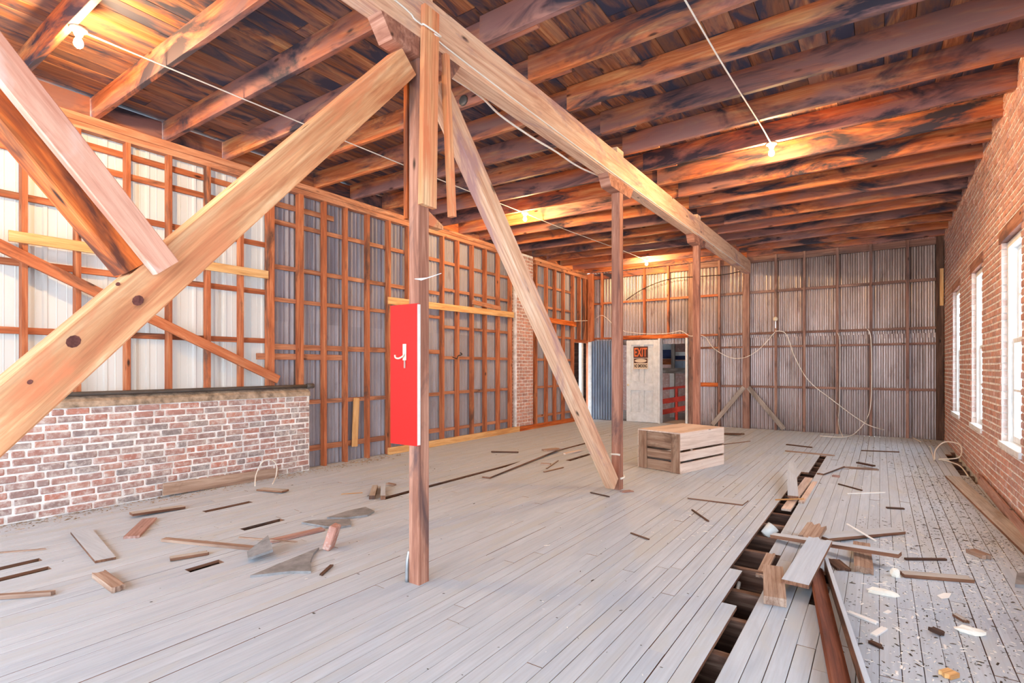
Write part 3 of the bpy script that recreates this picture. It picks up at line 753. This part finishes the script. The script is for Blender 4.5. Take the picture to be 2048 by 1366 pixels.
wire('ceiling_cable', 'white cable running up to the bulb above the trench', w3, .007)
xw = BX1 + .008
wire('beam_cable', 'thin white cable stapled along the face of the beam', [Vector((xw, -1.5, 3.60)), Vector((xw, 1.9, 3.61)), Vector((xw, 2.40, 3.575)), Vector((-2.355, 2.43, 3.55)), Vector((-2.352, 2.58, 3.55)), Vector((xw, 2.66, 3.545)), Vector((xw, 4.4, 3.52)), Vector((xw, 6.2, 3.512)), Vector((xw, 9.5, 3.52)), Vector((xw, 12.3, 3.52))], .006)
wire('beam_cable', 'thick pale cable looping beside the underside of the beam', [PX(890, 146, -2.62), PX(960, 192, -2.64), PX(1000, 230, -2.66), PX(1060, 272, -2.62), PX(1110, 302, -2.62), PX(1160, 335, -2.60), PX(1216, 358, -2.56)], .009)
jb = PZ(930, 203, JB + .06)
jbx = thing('junction_box', 'black round junction box on a joist beside the beam', 'junction box', jb)
lathe('box_body', 'iron', [(.045, -.02), (.05, -.01), (.05, .03), (.04, .035)], jb, jbx, 14, Matrix.Rotation(math.pi / 2, 4, 'X'))
tube('cable_tail', 'cable', [jb + Vector((.045, 0, .01)), jb + Vector((.16, .02, .03)), jb + Vector((.3, .02, .05))], .008, jbx)
YC = YB - .035
def BY(x, y, d=0.0): return PY(x, y, YC - d)
wire('wall_cable', 'white cable sagging across back wall left of the ceramic knob', [BY(1413, 676), BY(1428, 697), BY(1460, 715), BY(1490, 715), BY(1520, 697), BY(1550, 664)], .008)
wire('wall_cable', 'white cable drooping diagonally down back wall to the floor', [BY(1550, 662), BY(1572, 668), BY(1590, 715), BY(1618, 762), BY(1665, 800), BY(1715, 837), BY(1750, 855), PZ(1808, 868, .03), PZ(1842, 884, .012)], .009)
wire('wall_cable', 'white cable hanging down the right part of back wall', [BY(1735, 658), BY(1742, 680), BY(1743, 780), BY(1737, 830), BY(1715, 862), PZ(1690, 874, .012), PZ(1640, 872, .012)], .008)
wire('wall_cable', 'thin grey cable beside a stud on the back wall', [BY(1675, 665), BY(1680, 690), BY(1679, 800), BY(1677, 848), PZ(1686, 874, .012)], .006)
wire('door_cable', 'white cable looping above the white door', [BY(1252, 664, .05), BY(1300, 668, .05), BY(1340, 666, .05), BY(1362, 662, .05), BY(1380, 672, .05), BY(1400, 670, .05), BY(1413, 676)], .008)
wire('corner_cable', 'white cable strung across the studs in the far left corner', [PX(1149, 642, XL + .02), PX(1185, 640, XL + .03), PY(1205, 631, YC - .1), PY(1230, 652, YC - .1), PY(1252, 664, YC - .05)], .008)
wire('wall_conduit', 'dark twisted cable rising across the back wall to the beam', [BY(1252, 600), BY(1290, 576), BY(1340, 558), BY(1400, 553), BY(1450, 549), BY(1488, 541)], .011, 'blackcable')
kb = BY(1551, 638)
kn = thing('ceramic_knob', 'white ceramic knob fixed high on back wall stud', 'insulator', kb)
lathe('knob_body', 'porcelain', [(.02, -.03), (.045, -.015), (.05, .01), (.03, .03), (.01, .034)], kb, kn, 14, Matrix.Rotation(math.pi / 2, 4, 'X'))
box('knob_bracket', 'steel', (kb.x - .012, YC, kb.z - .20), (kb.x + .012, YC + .012, kb.z - .03), kn)
c0 = PZ(1869, 921, .012)
wire('floor_cable', 'white cable springing in a loop off floor by the brick wall', [PZ(1858, 893, .012), PZ(1862, 897, .012), c0, c0 + Vector((.02, .12, .14)), c0 + Vector((.14, .22, .26)), c0 + Vector((.30, .1, .24)), c0 + Vector((.26, -.2, .10)), c0 + Vector((.05, -.05, .03)), PZ(1895, 922, .02), PZ(1920, 932, .02), PZ(1937, 953, .012)], .009)
wire('wire_hoop', 'bent white wire hoop standing against the low brick wall', [PZ(510, 972, .01), PX(512, 950, -6.15), PX(524, 925, -6.15), PX(540, 919, -6.15), PX(553, 930, -6.15), PX(552, 952, -6.1), PZ(545, 968, .01)], .007)
ib = PX(905, 714, XL - .02)
o = thing('wire_bracket', 'black twisted wire bracket on left wall stud', 'bracket', ib)
tube('wire_coil', 'blackcable', [ib, ib + Vector((.06, .05, -.03)), ib + Vector((.03, .12, .02)), ib + Vector((.09, .16, .05)), ib + Vector((.02, .2, .08))], .010, o)

# ================================================================== crate
A, B_ = PZ(1276, 934), PZ(1361, 949); ux = (B_ - A).normalized(); uy = Vector((-ux.y, ux.x, 0)); CWd = (B_ - A).length; CLn = 1.10; CHt = .525
cr = thing('wooden_crate', 'dusty slatted wooden crate upside down on the floor', 'crate', A)
def crp(s, t_, z): return A + ux * s + uy * t_ + Vector((0, 0, z))
def cslat(name, mat, s0, t0, s1, t1, z, h, th):
    return timber(name, mat, crp(s0, t0, z), crp(s1, t1, z), th, h, cr)
rows = ((.07, .135), (.222, .115), (.415, .215))
for z, h in rows:
    cslat('end_slat', 'batten', .03, .03, CWd - .03, .03, z, h, .018)
    cslat('end_slat', 'batten', .03, CLn - .03, CWd - .03, CLn - .03, z, h, .018)
    cslat('side_slat', 'crate', CWd - .006, 0, CWd - .006, CLn, z, h, .016)
    cslat('side_slat', 'crate', .006, 0, .006, CLn, z, h, .016)
for s in (.075, CWd - .075):
    for t_ in (.008, CLn - .008):
        p_ = crp(s, t_, .005); timber('corner_batten', 'batten', p_, p_ + Vector((0, 0, CHt - .012)), .024, .13, cr, up=ux)
for k in range(4):
    s = CWd * (k + .5) / 4
    cslat('top_board', 'crate', s, -.005, s, CLn + .005, CHt + .002, .016, CWd / 4 - .004)

# ================================================================== loose boards and rubble on the floor
def deb(name, label, cat, mat, xa, ya, xb, yb_, w, th, za=0.0, zb=0.0, j0=.0, j1=.0, roll=0.0, seed=0, group=None):
    o = board(name, mat, PZ(xa, ya), PZ(xb, yb_), w, th, za + .001, zb + .001, j0, j1, None, roll, seed)
    return tag(o, label, cat, group)
def scrap(name, label, cat, mat, pts, th, z=0.0, lift=None):
    return tag(slab(name, mat, [PZ(*p) for p in pts], z + .001, th, None, lift), label, cat)
deb('loose_board', 'pale board lying across a reddish board near low brick wall', 'board', 'debris', 262, 1036, 370, 1016, .10, .022, .024, .002, 0, .03)
deb('loose_board', 'reddish worn board under the pale board by brick wall', 'board', 'redwood', 262, 1078, 300, 1040, .11, .02, 0, 0, .02, .01)
scrap('loose_board', 'wide grey board with a dark left edge, left floor', 'board', 'floor', [(141, 1068), (190, 1127), (232, 1119), (184, 1062)], .018)
deb('loose_board', 'long narrow split board pointing at the slate pieces', 'board', 'rawbreak', 327, 1082, 535, 1102, .05, .022, 0, 0, .0, .05)
deb('splintered_stake', 'dark splintered wedge of wood left of the floor hole', 'wood scrap', 'rawbreak', 190, 1148, 238, 1184, .07, .035, 0, 0, .14, .02)
deb('loose_board', 'short pale board just above the small floor hole', 'board', 'debris', 340, 1122, 418, 1108, .06, .02, .005, 0, 0, .02)
deb('loose_stick', 'rough brown stick at the left frame edge', 'stick', 'rawbreak', -20, 1199, 113, 1190, .035, .025, 0, 0, .02, .04)
deb('loose_strip', 'thin wood strip lying above the two floor slots', 'stick', 'rawbreak', -15, 1108, 95, 1099, .018, .008, 0, 0, 0, .03)
o = timber('skirting_plank', 'rawbreak', PX(326, 972, -6.28) , PX(556, 940, -6.28), .022, .13); o.matrix_basis.translation.z = .068
tag(o, 'brown plank leaning at foot of the low brick wall', 'board')
deb('loose_board', 'short tilted plank below the wire hoop', 'board', 'debris', 520, 980, 572, 986, .10, .018, .0, .012, 0, .02)
scrap('slate_fragment', 'long pointed slate fragment farthest right of the slate pieces', 'slate', 'slate', [(654, 1038), (695, 1025), (731, 1017), (749, 1025), (735, 1033), (690, 1039)], .016)
scrap('slate_fragment', 'flat slate fragment beside the upright brick', 'slate', 'slate', [(603, 1048), (620, 1044), (700, 1041), (702, 1053), (673, 1059)], .016)
scrap('slate_fragment', 'small four sided slate fragment at end of narrow board', 'slate', 'slate', [(494, 1114), (536, 1093), (546, 1118), (496, 1127)], .018, .02, [0, .05, .03, 0])
scrap('slate_fragment', 'largest curved slate fragment nearest the camera', 'slate', 'slate', [(500, 1156), (570, 1127), (638, 1099), (626, 1112), (621, 1127), (622, 1147), (580, 1147), (545, 1151)], .016)
deb('loose_board', 'reddish board running towards the upright brick', 'board', 'redwood', 538, 1086, 648, 1060, .07, .02, 0, 0, .02, .02)
bkp = PZ(657, 1100); o = link(D.objects.new('loose_brick', brick_mesh(.19, .10, .06, 'brick_r', .008)), None, None, Matrix.Translation((bkp.x, bkp.y + .03, .092)) @ Matrix.Rotation(.5, 4, 'Z') @ Matrix.Rotation(-1.25, 4, 'Y'))
tag(o, 'single orange brick propped up beside the slate pieces', 'brick')
deb('loose_stick', 'thin twig lying across the reddish board by the slates', 'stick', 'rawbreak', 478, 1082, 596, 1093, .012, .010, .022, .03, 0, .04)
deb('loose_stick', 'short dark stick right of the largest slate', 'stick', 'darkwood', 641, 1153, 665, 1131, .022, .012, 0, 0, .02, .02)
deb('wood_block', 'small pale block left of the long floor gap', 'block', 'debris', 744, 999, 750, 977, .06, .04)
deb('wood_block', 'small grey block at the end of the long floor gap', 'block', 'floor', 766, 1000, 766, 976, .05, .045)
deb('wood_chip', 'tiny brown offcut behind the near post', 'wood scrap', 'rawbreak', 774, 969, 790, 972, .05, .02, 0, 0, .01, .01)
deb('loose_strip', 'pale sliver left of the two small blocks', 'stick', 'pale', 682, 989, 727, 986, .015, .006, 0, 0, .02, .02)
deb('loose_board', 'long pale floorboard lifted beside the floor gap', 'board', 'floor', 972, 957, 1112, 903, .11, .022, .0, .02, 0, .05)
deb('loose_stick', 'dark thin board right of the long left wall sill', 'board', 'darkwood', 982, 905, 1038, 906, .05, .02, 0, 0, .02, .02)
deb('loose_board', 'broken board splinter at the head of the floor gap', 'board', 'rawbreak', 1086, 908, 1120, 904, .14, .02, .044, .044, .05, .05)
deb('loose_stick', 'short brown offcut in front of the broken splinter', 'stick', 'rawbreak', 1082, 929, 1102, 930, .05, .02, 0, 0, .0, .02)
deb('loose_stick', 'thin stick slanting beside the short brown offcut', 'stick', 'debris', 1093, 938, 1116, 922, .02, .012)
deb('loose_stick', 'pale stick lying left of the slanting brace foot', 'stick', 'debris', 1088, 945, 1126, 936, .025, .014)
deb('loose_board', 'pale splinter pointing at the slanting brace', 'board', 'crate', 1128, 909, 1162, 903, .06, .018, 0, .01, .03, .03)
deb('loose_stick', 'bent twig in front of the reddish post foot', 'stick', 'darkwood', 1180, 986, 1220, 995, .014, .012, 0, 0, .02, .02)
deb('wood_chips', 'reddish splinters at the foot of the reddish post', 'wood scrap', 'redwood', 1240, 985, 1268, 982, .08, .008, 0, 0, .06, .06)
deb('loose_board', 'dark broken board right behind the crate', 'board', 'darkwood', 1448, 869, 1488, 873, .10, .03, 0, .03, .05, .08)
deb('loose_stick', 'long pale lath right of the crate', 'stick', 'debris', 1434, 891, 1500, 883, .025, .012)
scrap('loose_board', 'flat pale board in the open floor right of crate', 'board', 'floor', [(1375, 998), (1392, 991), (1497, 1003), (1485, 1012)], .014)
deb('loose_stick', 'dark curved stick below the flat pale board', 'stick', 'darkwood', 1384, 1021, 1417, 1044, .014, .012)
deb('loose_stick', 'dark twig in the middle of the open floor', 'stick', 'darkwood', 1258, 1066, 1300, 1081, .012, .010, 0, 0, .04, .02)
deb('loose_stick', 'dark brown lath farthest back near the trench', 'stick', 'darkwood', 1573, 890, 1624, 896, .045, .018)
deb('loose_stick', 'long splintered lath across the far end of trench', 'stick', 'rawbreak', 1560, 902, 1676, 913, .04, .018, 0, 0, .2, .2)
# trench area
deb('loose_board', 'grey board bridging the trench near its middle', 'board', 'floor', 1583, 949, 1586, 1002, .10, .022, .14, .03)
deb('loose_board', 'pale broken board lying inside the trench', 'board', 'crate', 1572, 1016, 1618, 958, .085, .02, -.03, .0, .0, .04)
deb('loose_board', 'second broken board along the right trench edge', 'board', 'crate', 1601, 1010, 1630, 966, .05, .02, .001, .001, .1, .03)
deb('loose_stick', 'thin lath laid across the trench', 'stick', 'pale', 1551, 1006, 1608, 1004, .012, .012, .026, .026)
deb('loose_board', 'long grey board raised over trench pointing to brick wall', 'board', 'floor', 1545, 1079, 1800, 1140, .085, .026, .02, .09, 0, .0)
deb('loose_board', 'brown split tip lying past the long grey board', 'board', 'debris', 1800, 1151, 1948, 1163, .075, .022, .0, .0, .02, .03)
deb('loose_board', 'splintered grey board tilted beside the trench', 'board', 'floor', 1590, 1192, 1644, 1110, .15, .024, .06, .12, .0, .14)
deb('wood_block', 'thick brown wood block at the trench edge', 'block', 'rawbreak', 1550, 1212, 1546, 1152, .12, .05, .0, .02)
deb('broken_splinter', 'fan of torn brown wood beside the tilted board', 'wood scrap', 'rawbreak', 1614, 1090, 1638, 1074, .14, .03, .02, .10, .04, .10)
deb('loose_board', 'wide grey board lying right of the torn splinter', 'board', 'floor', 1640, 1083, 1796, 1064, .13, .022, .02, .0, .03, .0)
deb('bark_chunk', 'upright curl of pale bark crossed by the long board', 'wood scrap', 'rawbreak', 1728, 1150, 1723, 1094, .11, .04, 0, .0, .05, .02)
deb('loose_board', 'dark short board under the splintered board', 'board', 'darkwood', 1664, 1122, 1690, 1144, .09, .018, .0, 0, .02, .03)
deb('loose_strip', 'thin white bent strip on the wide grey board', 'strip', 'paper', 1694, 1062, 1752, 1090, .015, .008, .055, .026)
deb('tilted_board', 'dark red brown board tilted beside the edge board', 'board', 'rustboard', 1629, 1142, 1688, 1420, .095, .02, .035, .03, .04, 0, -.55)  # tilted brown board put in to fill the wedge left of the edge board
o = timber('edge_board', 'floor', PZ(1641, 1138) + Vector((.034, 0, .0445)), PZ(1722, 1420) + Vector((.034, 0, .0445)), .024, .085)
tag(o, 'grey floorboard standing on its edge right of the trench', 'board')
deb('loose_board', 'slanting board fallen into the near part of trench', 'board', 'rawbreak', 1520, 1140, 1543, 1110, .06, .02, -.06, .0, .02, .03)
deb('loose_board', 'grey board lying deep in the trench', 'board', 'debris', 1512, 1180, 1530, 1120, .09, .02, -.2, -.2, 0, .02)
cup = PZ(1530, 1070, -.02)
ct = thing('plastic_cup', 'clear plastic tub tipped in the trench', 'tub', cup)
lathe('tub_body', 'plastic', [(.040, 0), (.052, .10), (.050, .10), (.038, .004)], cup, ct, 18, Matrix.Rotation(.7, 4, 'Y') @ Matrix.Rotation(-.5, 4, 'X'))
o = tube('white_pipe', 'white', [PZ(1470, 1202, -.2), PZ(1478, 1165, -.12)], .014, None, 8, 2); tag(o, 'white plastic pipe standing in the trench', 'pipe')
# right-hand floor
deb('loose_board', 'brown splintered board before the far trench end', 'board', 'rawbreak', 1685, 936, 1758, 941, .07, .02, 0, 0, .15, .15)
deb('loose_board', 'dark bar lying on the brown splintered board', 'board', 'darkwood', 1715, 930, 1748, 937, .05, .02, .024, .024)
deb('loose_board', 'pale curved board beside the far trench end', 'board', 'floor', 1640, 950, 1684, 935, .08, .02, .0, .01, .02, .05)
deb('wood_chip', 'small reddish chip right of the far trench', 'wood scrap', 'redwood', 1664, 953, 1680, 955, .05, .02, 0, 0, .01, .01)
deb('loose_stick', 'straight dark lath lying before the back wall', 'stick', 'darkwood', 1723, 902, 1798, 905, .03, .015)
deb('loose_stick', 'thin dark stick above the pale lath', 'stick', 'darkwood', 1677, 969, 1724, 982, .018, .012)
deb('loose_strip', 'long white lath on the right boards', 'strip', 'paper', 1694, 988, 1770, 986, .015, .008)
deb('loose_stick', 'short grey bar in the right floor', 'stick', 'darkwood', 1773, 1017, 1808, 1019, .03, .014)
deb('long_skirting', 'long loose skirting board lying by the brick wall', 'board', 'debris', 1904, 955, 2080, 1120, .14, .022, 0, 0, .04, 0)
deb('loose_board', 'short bark edged board near the brick wall', 'board', 'rawbreak', 1935, 1103, 1978, 1120, .07, .03, 0, .0, .05, .04)
deb('loose_stick', 'straight dark rod among the white flakes', 'stick', 'darkwood', 1810, 1120, 1892, 1121, .02, .014)
deb('loose_strip', 'white painted strip nearest the edge standing board', 'strip', 'paper', 1692, 1224, 1758, 1250, .032, .010, 0, 0, .02, .02)
deb('loose_strip', 'short white strip below the longer white strip', 'strip', 'paper', 1746, 1273, 1770, 1257, .03, .008, 0, 0, .01, .01)
deb('loose_stick', 'dark split stick below the short white strip', 'stick', 'darkwood', 1736, 1284, 1772, 1301, .026, .012, 0, 0, .02, .05)
deb('bark_strip', 'curved grey bark strip in the right foreground', 'bark', 'darkwood', 1856, 1262, 1892, 1274, .035, .018, .01, 0, .03, .03)
deb('loose_strip', 'split white edged splinter above the foam lump', 'strip', 'debris', 1906, 1230, 1938, 1249, .03, .014, 0, 0, .03, .03)
deb('wood_chip', 'yellow wood chip at the bottom right', 'wood scrap', 'pale', 1886, 1356, 1910, 1349, .05, .02, 0, 0, .02, .02)
scrap('concrete_scrap', 'grey flat scrap at the right frame edge', 'scrap', 'slate', [(2030, 1175), (2034, 1152), (2070, 1150), (2070, 1178)], .02)
def lump(name, label, cat, mat, x, y, rx, ry, rz, seed):
    bm = bmesh.new(); bmesh.ops.create_icosphere(bm, subdivisions=2, radius=1.0); r_ = random.Random(seed)
    for v_ in bm.verts:
        k = 1 + r_.uniform(-.28, .22); v_.co = Vector((v_.co.x * rx * k, v_.co.y * ry * k, max(v_.co.z * rz * k, -rz * .55)))
    me = D.meshes.new(name); bm.to_mesh(me); bm.free(); p_ = PZ(x, y)
    o_ = link(D.objects.new(name, me), mat, None, Matrix.Translation((p_.x, p_.y, rz * .56))); return tag(o_, label, cat)
lump('foam_lump', 'long white torn foam piece on the right floor', 'foam', 'foam', 1762, 1188, .085, .03, .02, 1)
lump('foam_lump', 'upright white foam chunk beside the long grey board', 'foam', 'foam', 1790, 1153, .03, .03, .035, 2)
lump('foam_lump', 'cream foam lump in the right foreground', 'foam', 'foam', 1940, 1266, .06, .035, .02, 3)
scrap('paper_scrap', 'flat white paper scrap among the paint flakes', 'paper', 'paper', [(1874, 1192), (1888, 1187), (1903, 1188), (1898, 1197), (1884, 1199)], .004)
scrap('paper_scrap', 'white paint sheet fragment left of the flat paper scrap', 'paper', 'paper', [(1766, 1226), (1776, 1221), (1784, 1225), (1776, 1229)], .004)

# ================================================================== uncountable litter
FEET = []
for o_ in D.objects:
    if o_.type != 'MESH': continue
    r0 = o_
    while r0.parent: r0 = r0.parent
    if 'category' not in r0: continue
    mw = WM[o_.name]; bb = [Vector(c_) for c_ in o_.bound_box]
    if min((mw @ c_).z for c_ in bb) > .05: continue
    FEET.append((mw.inverted(), [min(c_[i] for c_ in bb) for i in range(3)], [max(c_[i] for c_ in bb) for i in range(3)], mw @ (sum(bb, Vector()) / 8), max((bb[6] - bb[0]).length / 2, .02)))
def covered(X, Y, s):
    q0 = Vector((X, Y, .006))
    dq = q0 - A
    if -s < dq.dot(ux) < CWd + s and -s < dq.dot(uy) < CLn + s: return True
    for inv, lo, hi, c_, rad in FEET:
        if abs(c_.x - X) > rad + s or abs(c_.y - Y) > rad + s: continue
        q = inv @ q0
        if all(lo[i] - s - .004 < q[i] < hi[i] + s + .004 for i in range(3)): return True
    for c in holes:
        if XE - BW * (c + 1) - s < X < XE - BW * c + s and any(h0 - s < Y < h1 + s for h0, h1 in holes[c]): return True
    return False
def litter(name, label, cat, mat, regions, seed, flat=.35):
    r_ = random.Random(seed); v, f = [], []
    for (x0, x1, y0, y1, n_, s0, s1, bias) in regions:
        for _ in range(n_):
            X = x0 + (x1 - x0) * (r_.random() ** bias); Y = r_.uniform(y0, y1); s = r_.uniform(s0, s1) * (1 if r_.random() < .9 else 2)
            if covered(X, Y, s * 2.2): continue
            a = r_.uniform(0, 6.28); el = r_.uniform(1, 2.6); c_, q = math.cos(a), math.sin(a); i = len(v); h = s * flat
            for lx, ly, lz in ((-el, -.5, 0), (el * .8, -.6, 0), (el, .5, 0), (-el * .7, .6, 0), (0, 0, 1)):
                v.append((X + s * (lx * c_ - ly * q), Y + s * (lx * q + ly * c_), .0015 + lz * h))
            f += [(i, i + 1, i + 4), (i + 1, i + 2, i + 4), (i + 2, i + 3, i + 4), (i + 3, i, i + 4), (i + 3, i + 2, i + 1, i)]
    o_ = raw(name, v, f, mat, None, (0, 0, 0)); return tag(o_, label, cat, kind='stuff')
litter('paint_flakes', 'white paint flakes strewn over the right floor', 'flakes', 'paper',
       [(-.1, .9, 2.8, 5.6, 1700, .002, .007, .8), (-.5, .9, 5.6, 9.5, 300, .002, .006, .7), (-1.6, -.8, 4.2, 6.0, 90, .003, .009, 1), (-5.5, 0, 2, 11, 160, .003, .008, 1)], 21, .3)
litter('dark_grit', 'dark grit and splinters over the right floor', 'grit', 'grit',
       [(-.2, .9, 2.7, 6.0, 2200, .0012, .0045, .7), (.2, .95, 5.5, 9.5, 1800, .0016, .006, .7), (-.6, .9, 8.5, 12.6, 400, .002, .007, .8), (-6.2, 0, 1.2, 12, 420, .002, .006, 1)], 22, .5)
litter('wall_foot_dirt', 'brown dirt along the foot of low brick wall', 'dirt', 'cement',
       [(-6.32, -6.05, 1.0, 5.6, 900, .003, .010, 2.2), (-6.4, -6.2, 5.0, 6.0, 120, .004, .012, 1)], 23, .6)
